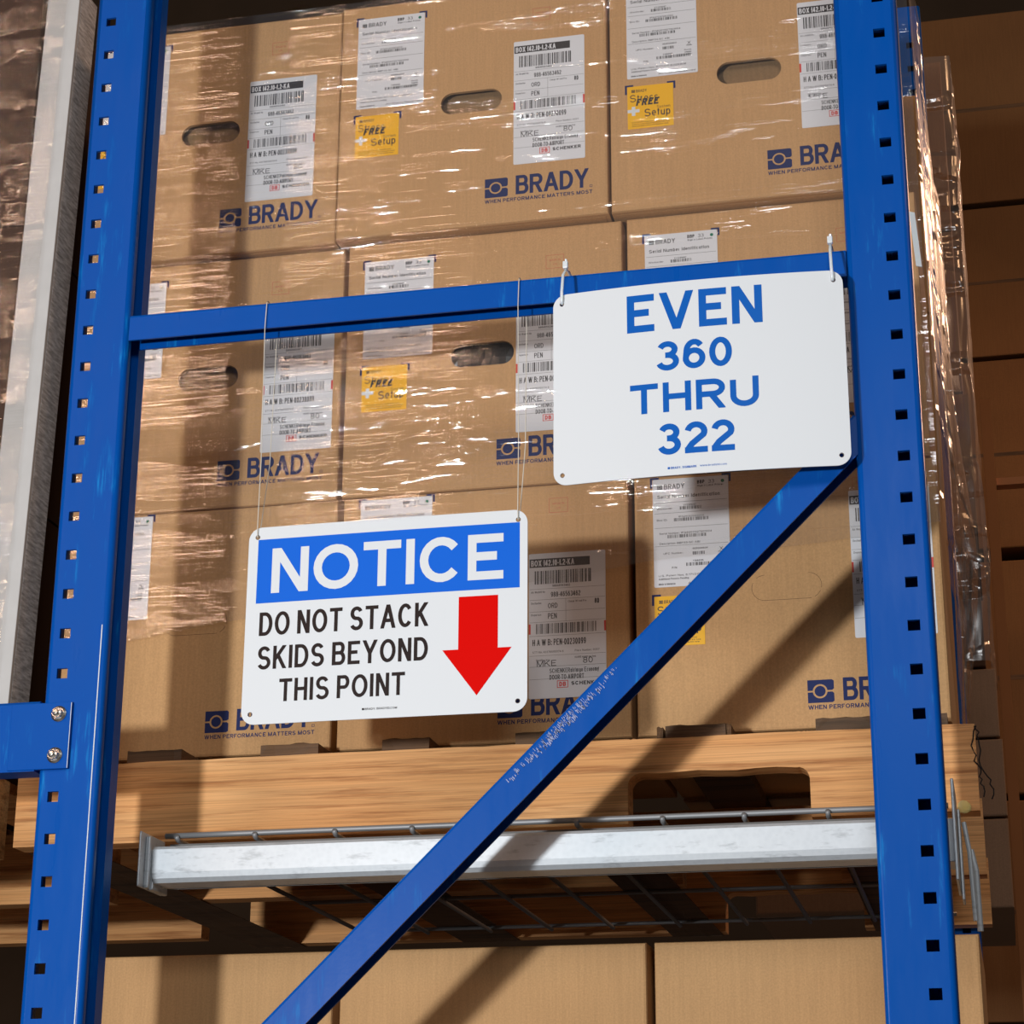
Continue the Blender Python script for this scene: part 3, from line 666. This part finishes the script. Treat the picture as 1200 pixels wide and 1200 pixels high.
def carton(x0, z0, z1, y0, label, ship=None, serial=True, yellow=True, hole='open', logo_at=(.2205, .0415), zf=None, w=.3985, d=.395, stamp=True, rotz=0.0, ox=0.0):
    """x0,z0,z1: face edges; zf: height the printing is measured from"""
    zf = z0 if zf is None else zf; dz = zf - z0
    x0 += ox; w -= ox; logo_at = (logo_at[0] - ox, logo_at[1]); ship = ship and (ship[0] - ox, ship[1])
    t = thing('carton', (x0, y0, z0), label, 'box', 'kraft cartons stacked on the wooden pallet', (0, 0, rotz))
    hp = oval(.199 - ox, .2005 + dz, .091, .035) if hole in ('open', 'dark') else None
    body = obj('carton_body', carton_body(w, z1 - z0, d, hp), M['card'], t)
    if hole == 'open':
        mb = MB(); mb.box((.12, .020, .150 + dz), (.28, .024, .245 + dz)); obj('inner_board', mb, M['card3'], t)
    if hole == 'dark':
        mb = MB(); n0 = 14
        for i in range(n0):
            for j in range(6):
                q = []
                for (a, c) in ((i, j), (i + 1, j), (i + 1, j + 1), (i, j + 1)):
                    X = .13 + .14 * a / n0; Z = .155 + dz + .09 * c / 6; q.append((X, .014 + .006 * noise.noise((X * 60, 3, Z * 60)), Z))
                mb.face(q)
        obj('black_liner', mb, M['bag'], t)['label'] = 'black plastic liner showing in the hand hole'
    if hole == 'perforated': part('hand_hole', 'perf', perforation, M['woodend'], t, (.199 - ox, 0, .1985 + dz), 'hand hole still closed by its perforated flap')
    part('brand_print', 'brand', brand, M['navy'], t, (logo_at[0], 0, logo_at[1] + dz))
    if stamp: part('red_stamp', 'stamp', stampf, M['stampred'], t, (.290 - ox, 0, .322 + dz if dz + .345 < z1 - z0 else z1 - z0 - .045))
    y = -.0006
    if serial:
        l = part('serial_label', 'serial', lambda m: sheet(m, SW, SH), M['paper'], t, (.0255 - ox, y, .2075 + dz), 'white serial number label')
        part('label_print', 'serink', ser_ink, M['ink'], l); part('green_dot', 'serg', ser_green, M['green'], l)
        marks(t, SW, .3585 + dz, ox)
    if yellow:
        l = part('yellow_label', 'yel', lambda m: sheet(m, YW, YH, r=.0005), M['yellow'], t, (.0255 - ox, y, .127 + dz), 'square yellow sticker')
        part('label_print', 'yelink', yel_ink, M['ink'], l); part('plus_sign', 'yelp', yel_plus, M['signwhite'], l)
        marks(t, YW, .195 + dz, ox)
    if ship:
        l = part('shipping_label', 'ship', lambda m: sheet(m, LW, LH), M['paper'], t, (ship[0], y, ship[1] + dz), 'tall white barcode shipping label')
        part('label_print', 'shipink', ship_ink, M['ink'], l); part('fine_print', 'shipg', ship_grey, M['grey_ink'], l)
        part('header_bar', 'shiph', ship_head, M['ink'], l); part('header_text', 'shipht', ship_headtext, M['paper'], l); part('red_logo', 'shipr', ship_red, M['redink'], l)
        for k in (0, LW - .0025): part('red_mark', 'shiprm', lambda m: rect(m, 0, .0025, LH - .112, LH - .098, -.0001), M['redink'], l, (k, 0, 0))
    # bottom flap seam
    mb = MB(); mb.box((.006, .010, -.0006), (w - .006, d - .01, -.0002)); obj('bottom_flaps', mb, M['card'], t)
    return t
YF = .322
carton(-.170, .1490, .531, .309, 'kraft carton at the left of the top row, above the upper brace', ship=(.258, .080), ox=.013)
carton(.2310, .1500, .531, .302, 'kraft carton in the middle of the top row', ship=(.262, .090))
carton(.6330, .1510, .531, .304, 'kraft carton at the right of the top row, beside the right post', ship=(.27, .100))
carton(-.1590, -.2390, .1460, YF + .002, 'kraft carton left of the middle row with an open hand hole showing cardboard', ship=(.283, .0790), zf=-.240, ox=.003)
carton(.2460, -.2385, .1470, YF, 'kraft carton mid row with yellow sticker and black plastic in its hand hole', ship=(.2475, .0790), hole='dark', zf=-.240)
carton(.6510, -.2380, .1480, YF + .001, 'kraft carton mostly hidden behind the white EVEN 360 THRU 322 sign', ship=(.285, .085), zf=-.240)
carton(-.1570, -.5945, -.2405, YF + .001, 'kraft carton at bottom left with closed oval hand hole, left of the NOTICE sign', ship=None, hole='perforated', zf=-.603, stamp=False, ox=.003)
carton(.2500, -.5945, -.2400, YF, 'kraft carton behind the NOTICE sign with a shipping label headed BOX', ship=(.2625, .0650), hole='none', zf=-.603)
carton(.6560, -.5945, -.2395, YF + .001, 'kraft carton at bottom right crossed by the diagonal brace, beside the right post', ship=(.2840, .1240), hole='perforated', zf=-.603)
for k, (z0, z1, lb) in enumerate(((-.5945, -.2395, 'bottom'), (-.2380, .148, 'middle'), (.151, .531, 'top'))):
    carton(.654, z0, z1, .735, 'kraft carton of the second rank behind the right post, in the %s row' % lb, serial=False, yellow=False, hole='none', stamp=False, zf=z0)

# ------------------------------------------------------------------ stretch film round the pallet load
def film_mesh(name, U, V, fn, m, parent):
    mb = MB(); 
    for j in range(V + 1):
        for i in range(U + 1): mb.v.append(fn(i / U, j / V))
    for j in range(V):
        for i in range(U): a = j * (U + 1) + i; mb.f.append((a, a + 1, a + U + 2, a + U + 1))
    return obj(name, mb, m, parent, smooth=True, fix=False)
wrap = thing('stretch_film', (0, 0, 0), 'clear glossy stretch film wrapped around the kraft carton stack', 'plastic film')
def front(u, v):
    x = -.159 + 1.215 * u
    zlo = -.335 - .10 * (1 - u) + .010 * noise.noise((x * 5, 0, 0)); zhi = .535
    z = zlo + (zhi - zlo) * v
    base = .2965 if z > .15 else .2965 + .0185 * min(1, (.15 - z) / .50)
    base -= .0012 + .0016 * max(0, noise.noise((x * 2.1, 1.7, z * 12 + x * 1.2)))
    if v < .03: base -= .002 * (1 - v / .03)
    return (x, base, z)
film_mesh('front_sheet', 150, 230, front, M['film'], wrap)
def side(u, v):
    y = .300 + .90 * u; z = -.60 + 1.14 * (v)
    taper = max(0, min(1, (z + .62) / .75))
    n = noise.noise((y * 3, z * 1.6 + y * 2.0, 2)) ; n2 = noise.noise((y * 14, z * 3 + y * 9, 5))
    x = 1.0585 + (.004 + .012 * taper * min(1, u * 3)) * (0.6 + n) * (1 if u > .01 else 0) + .004 * n2 * min(1, u * 4)
    x += .030 * math.exp(-((z + .12) / .22) ** 2) * u * u
    zz = z if u > 0 else z
    if z < -.36 + .25 * u and u < .9: x = max(1.0572, x - .003)
    return (max(x, 1.0568), y, z)
def side2(u, v):
    lo = -.30 - .28 * min(1, u * 1.3); z = lo + (.535 - lo) * v; return side(u, (z + .60) / 1.14)
film_mesh('side_sheet', 90, 160, side2, M['filmside'], wrap)

# ------------------------------------------------------------------ signs
def sign(name, w, h, y, bow, loc_, label, parentname=None):
    t = thing(name, loc_, label, 'sign')
    holes = [(.0112, .0125), (w - .0112, .0125), (.0112, h - .0125), (w - .0112, h - .0125)]
    bm = bmesh.new(); th = .0014
    def loop(poly):
        vs = [bm.verts.new((x, 0, z)) for x, z in poly]; return vs, [bm.edges.new((vs[i], vs[(i + 1) % len(vs)])) for i in range(len(vs))]
    outl = rounded(0, w, 0, h, .0165, 8); dense = []
    for i, p in enumerate(outl):
        q = outl[(i + 1) % len(outl)]; L = math.hypot(q[0] - p[0], q[1] - p[1]); n = max(1, int(L / .02))
        dense += [(p[0] + (q[0] - p[0]) * k / n, p[1] + (q[1] - p[1]) * k / n) for k in range(n)]
    ed = loop(dense)[1]
    for hx, hz_ in holes: ed += loop([(hx + .0026 * math.cos(R(30 * i)), hz_ + .0026 * math.sin(R(30 * i))) for i in range(12)])[1]
    bmesh.ops.triangle_fill(bm, edges=ed, use_beauty=True)
    # vertical cuts so the sheet can bow
    for k in range(1, 20):
        bmesh.ops.bisect_plane(bm, geom=bm.verts[:] + bm.edges[:] + bm.faces[:], plane_co=(w * k / 20, 0, 0), plane_no=(1, 0, 0))
    for v in bm.verts: v.co.y += bow(v.co.x)
    ex = bmesh.ops.extrude_face_region(bm, geom=list(bm.faces)); bmesh.ops.translate(bm, verts=[v for v in ex['geom'] if isinstance(v, bmesh.types.BMVert)], vec=(0, th, 0))
    me = bpy.data.meshes.new('panel'); bm.to_mesh(me); bm.free(); obj('panel', me, M['signwhite'], t)
    for hx, hz_ in holes:
        mb = MB(); n = 16
        for i in range(n):
            a, c = R(360 / n * i), R(360 / n * (i + 1))
            mb.face([(hx + .0030 * math.cos(a), -.0001 + bow(hx), hz_ + .0030 * math.sin(a)), (hx + .0030 * math.cos(c), -.0001 + bow(hx), hz_ + .0030 * math.sin(c)), (hx + .0023 * math.cos(c), -.0001 + bow(hx), hz_ + .0023 * math.sin(c)), (hx + .0023 * math.cos(a), -.0001 + bow(hx), hz_ + .0023 * math.sin(a))])
        obj('punched_hole', mb, M['hole'], t, fix=False)
    return t
W1, H1 = .3480, .2455
ex0, ez0 = .6190, -.3735
bow1 = lambda x: -.010 * (1 - ((x - W1 / 2) / (W1 / 2)) ** 2)
ev = sign('location_sign', W1, H1, 0, bow1, (ex0, -.0300, ez0), 'white rectangular sign with blue lettering EVEN 360 THRU 322 zip-tied to the brace')
def ink(name, t, m, fn, curve=None):
    mb = MB(); fn(mb); o = obj(name, mb, m, t, fix=False); return o
yy = -.00025
lx = lambda x: x - ex0
lz = lambda z: z - ez0
def evt(s, x0, x1, z0, z1, wt, gap=.10): ink('lettering', ev, M['textblue'], lambda mb: text(mb, s, lx(x0), lx(x1), lz(z0), lz(z1), wt, yy, gap=gap, curve=bow1))
evt('EVEN', .7105, .8722, -.1895, -.1410, .185, .14)
evt('360', .7455, .8350, -.2420, -.2045, .19, .12)
evt('THRU', .7130, .8648, -.2945, -.2570, .19, .14)
evt('322', .7455, .8350, -.3480, -.3092, .19, .12)
ink('maker_print', ev, M['textblue'], lambda mb: (text(mb, 'BRADY. SIGNMARK', lx(.7600), lx(.7900), lz(-.3660), lz(-.3633), .2, yy, curve=bow1), text(mb, 'www.bradyid.com', lx(.794), lx(.825), lz(-.3655), lz(-.3630), .14, yy, curve=bow1), rect(mb, lx(.7562), lx(.7590), lz(-.3660), lz(-.3633), yy - .0094)))
bow0 = lambda x: -.0015 * (1 - ((x - W1 / 2) / (W1 / 2)) ** 2)
nx0, nz0 = .2335, -.6355; Hn = .2465
no = sign('notice_sign', W1, Hn, 0, bow0, (nx0, -.0015, nz0), 'hanging white sign with blue NOTICE band, black text and red down arrow')
def nx(x): return x - nx0
def nz(z): return z - nz0
def band(mb, x0, x1, z0, z1, dy, curve, n=20):
    for i in range(n):
        a = x0 + (x1 - x0) * i / n; c = x0 + (x1 - x0) * (i + 1) / n
        mb.face([(a, dy + curve(a), z0), (c, dy + curve(c), z0), (c, dy + curve(c), z1), (a, dy + curve(a), z1)])
ink('blue_band', no, M['signblue'], lambda mb: band(mb, nx(.2458), nx(.5722), nz(-.4858), nz(-.4048), -.0002, bow0))
ink('lettering', no, M['signwhite'], lambda mb: text(mb, 'NOTICE', nx(.2645), nx(.5525), nz(-.4738), nz(-.4172), .185, -.00035, gap=.11, curve=bow0))['label'] = 'white lettering'
for s, x0, x1, z0, z1 in (('DO NOT STACK', .2515, .4622, -.5268, -.4975), ('SKIDS BEYOND', .2512, .4622, -.5685, -.5400), ('THIS POINT', .2800, .4350, -.6090, -.5812)):
    ink('lettering', no, M['signblack'], lambda mb: text(mb, s, nx(x0), nx(x1), nz(z0), nz(z1), .152, -.0003, gap=.15, space=.34, curve=bow0))['label'] = 'black lettering'
def arrow(mb):
    c = lambda x, z: (nx(x), -.0003 + bow0(nx(x)), nz(z))
    mb.face([c(.4988, -.5578), c(.5463, -.5578), c(.5463, -.4935), c(.4988, -.4935)]); mb.face([c(.4797, -.5578), c(.5215, -.6140), c(.5629, -.5578)])
ink('red_arrow', no, M['signred'], arrow)
ink('maker_print', no, M['signblack'], lambda mb: (text(mb, 'BRADY. BRADYID.COM', nx(.387), nx(.4261), nz(-.6250), nz(-.6225), .16, -.0018), rect(mb, nx(.3835), nx(.3862), nz(-.6250), nz(-.6225), -.0018)))

# strings that hang the notice sign from the brace
for (hx, hz_, bx), lb in (((.2447, -.4015, .2425), 'thin off-white string loop holding the left corner of the NOTICE sign'), ((.5703, -.4015, .5700), 'thin off-white string loop holding the right corner of the NOTICE sign')):
    p = [(hx, -.0035, hz_ + .0005), (hx - .0002, -.0042, hz_ + .01), (hx + .0005, -.0042, -.3), (bx - .0008, -.0030, -.122), (bx, -.0022, -.0870), (bx, .001, -.0838), (bx, .0330, -.0836), (bx, .0372, -.0880), (bx + .0015, .0366, -.125), (hx + .004, .018, -.30), (hx + .0016, .0030, -.385), (hx, .0015, hz_ + .0005), (hx, -.001, hz_ - .0004)]
    mb = MB(); mb.tube(p, .00062, 6, closed=True); tag(obj('hanging_string', mb, M['string'], smooth=True), lb, 'string')
# zip ties that hang the location sign
for hx, dx, lb in ((.6303, .001, 'white zip tie at the top left corner of the location sign'), (.9555, -.002, 'white zip tie at the top right corner of the location sign, beside the post')):
    t = thing('zip_tie', (hx, -.015, -.11), lb, 'cable tie', 'zip ties holding the location sign')
    zh = -.140 if hx < .8 else -.141
    p = [(hx, -.0345, zh + .0030), (hx + dx * .3, -.0350, -.125), (hx + dx * .7, -.0290, -.100), (hx + dx, -.012, -.0850), (hx + dx, .004, -.0800), (hx + dx, .030, -.0808), (hx + dx, .0395, -.088), (hx + dx, .0395, -.120), (hx + dx, .030, -.1290), (hx, .005, -.131), (hx, -.020, -.136), (hx, -.0285, zh + .001), (hx, -.032, zh - .0002)]
    mb = MB(); mb.tube(p, .0013, 8, closed=True, flat=1.45); obj('strap', loc(mb, t), M['nylon'], t, smooth=True)
    mb = MB(); mb.box((hx + dx - .0032, -.0175, -.0850), (hx + dx + .0032, -.0120, -.0755)); o = obj('head', loc(mb, t), M['nylon'], t, bevel=.001)
    mb = MB(); mb.tube([(hx + dx + .0005, -.0148, -.0758), (hx + dx + .001, -.016, -.0728)], .0016, 6); obj('cut_tail', loc(mb, t), M['nylon'], t)

# ------------------------------------------------------------------ load in the bay to the left
def simple_carton(x0, x1, y0, y1, z0, z1, m, label, group, parent_rot=None, tape=True):
    t = thing('carton', (x0, y0, z0), label, 'box', group)
    obj('carton_body', carton_body(x1 - x0, z1 - z0, y1 - y0), m, t)
    if tape:
        mb = MB(); mb.box((0.02, -.0004, (z1 - z0) * .48), (x1 - x0 - .02, -.00002, (z1 - z0) * .50)); obj('panel_seam', mb, M['woodend'], t)
    return t
names = ['lowest', 'middle', 'topmost']
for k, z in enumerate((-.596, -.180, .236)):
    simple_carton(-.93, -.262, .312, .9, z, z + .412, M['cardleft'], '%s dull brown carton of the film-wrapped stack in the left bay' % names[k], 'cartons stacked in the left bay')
lp = thing('wooden_pallet', (-.60, .30, -.72), 'wooden pallet under the film-wrapped cartons in the left bay', 'pallet')
for k in range(3): mb = MB(); mb.box((-1.3, .305 + .4 * k, -.72), (-.225, .343 + .4 * k, -.612)); obj('stringer', loc(mb, lp), M['wood'], lp)
for k in range(7): mb = MB(); mb.box((-1.29 + .155 * k, .303, -.6118), (-1.19 + .155 * k, 1.15, -.5965)); obj('deckboard', loc(mb, lp), M['wood'], lp)
ep = thing('corner_guard', (-.236, .30, -.59), 'pale grey corner guard standing along the edge of the left bay load', 'packaging', rot=(0, R(1.1), 0))
mb = MB(); mb.box((-.034, -.002, 0), (.0185, .006, 1.22)); obj('front_flange', mb, M['foam'], ep, bevel=.001)
mb = MB(); mb.box((.0125, .0062, 0), (.0185, .062, 1.22)); obj('side_flange', mb, M['brushed'], ep, bevel=.0006)
lf = thing('stretch_film', (0, 0, 0), 'crumpled stretch film around the left bay load and its corner guard', 'plastic film')
def lfront(u, v):
    z = -.80 + 1.45 * v; x = -.95 + (.735 - .018 + .019 * (z + .59)) * u
    return (x, .2895 - .004 * abs(noise.noise((x * 9, 2, z * 26 + x * 6))) - .003 * abs(noise.noise((x * 30, 5, z * 60))), z)
film_mesh('front_sheet', 110, 260, lfront, M['filmleft'], lf)

# ------------------------------------------------------------------ lower bay load, below the support bar
for k, (x0, lb) in enumerate(((-.15, 'left'), (.26, 'middle'), (.67, 'right'))):
    simple_carton(x0, x0 + .40, .34, .74, -1.23, -.855, M['card'], 'plain kraft carton at the %s of the level below the support bar' % lb, 'cartons below the support bar')

# ------------------------------------------------------------------ beyond the right post: rear post, second load, far stacks
rf = thing('rear_post', (1.02, 1.31, -2.74), 'dark blue rear rack post glimpsed between the film-wrapped loads', 'rack')
o = upright('post', .986, 1.0615, 1.31, 1.0395, -2.735, 1.05, rf, -1, True, hz); o.location = (-1.02, -1.31, 2.74)
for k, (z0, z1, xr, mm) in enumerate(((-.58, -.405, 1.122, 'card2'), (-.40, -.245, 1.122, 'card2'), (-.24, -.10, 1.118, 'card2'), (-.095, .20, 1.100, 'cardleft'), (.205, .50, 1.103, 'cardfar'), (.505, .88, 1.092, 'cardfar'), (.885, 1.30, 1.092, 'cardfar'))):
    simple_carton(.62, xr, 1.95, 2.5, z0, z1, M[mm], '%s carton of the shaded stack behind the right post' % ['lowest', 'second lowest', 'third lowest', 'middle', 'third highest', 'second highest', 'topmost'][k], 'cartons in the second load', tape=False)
w2 = thing('stretch_film', (0, 0, 0), 'copper-glinting stretch film hanging on the shaded stack behind the right post', 'plastic film')
def s2(u, v):
    z = -.088 + 1.388 * v; a = u
    x = .60 + .512 * min(1, a / .5) if a < .5 else 1.112
    y = 1.93 if a < .5 else 1.93 + .6 * (a - .5) / .5
    k = .012 * noise.noise((x * 8 + y * 5, z * 3, 1)) + .006 * noise.noise((x * 30 + y * 17, z * 9, 7))
    return (x + (abs(k) if a >= .5 else 0) + .018 * math.exp(-((a - .5) / .06) ** 2) * (noise.noise((0, z * 6, 3)) - .1), y - (abs(k) if a < .5 else 0), z)
film_mesh('film_sheet', 90, 150, s2, M['filmside'], w2)
for k, (z0, z1) in enumerate(((-1.2, -.62), (-.60, .02), (.04, .74), (.78, 1.385), (1.40, 1.905), (1.925, 2.6))):
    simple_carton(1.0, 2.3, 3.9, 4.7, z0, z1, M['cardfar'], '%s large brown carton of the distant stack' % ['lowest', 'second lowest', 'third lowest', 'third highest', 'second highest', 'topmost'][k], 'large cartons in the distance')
fp = thing('distant_post', (1.13, 3.2, -2.74), 'slim orange-brown post standing in front of the distant cartons', 'rack')
mb = MB(); mb.box((1.132, 3.2, -2.74), (1.139, 3.26, .98)); mb.box((1.139, 3.2, -2.74), (1.153, 3.207, .98)); mb.box((1.153, 3.2, -2.74), (1.160, 3.26, .98)); obj('post_section', loc(mb, fp), plain_noise('orange_brown_paint', (.36, .15, .05), (.26, .10, .03)), fp)
mb = MB(); mb.box((1.1605, 3.21, .735), (1.9, 3.25, .755)); obj('cross_bar', loc(mb, fp), plain_noise('orange_brown_paint', (.50, .24, .11), (.40, .17, .07)), fp)
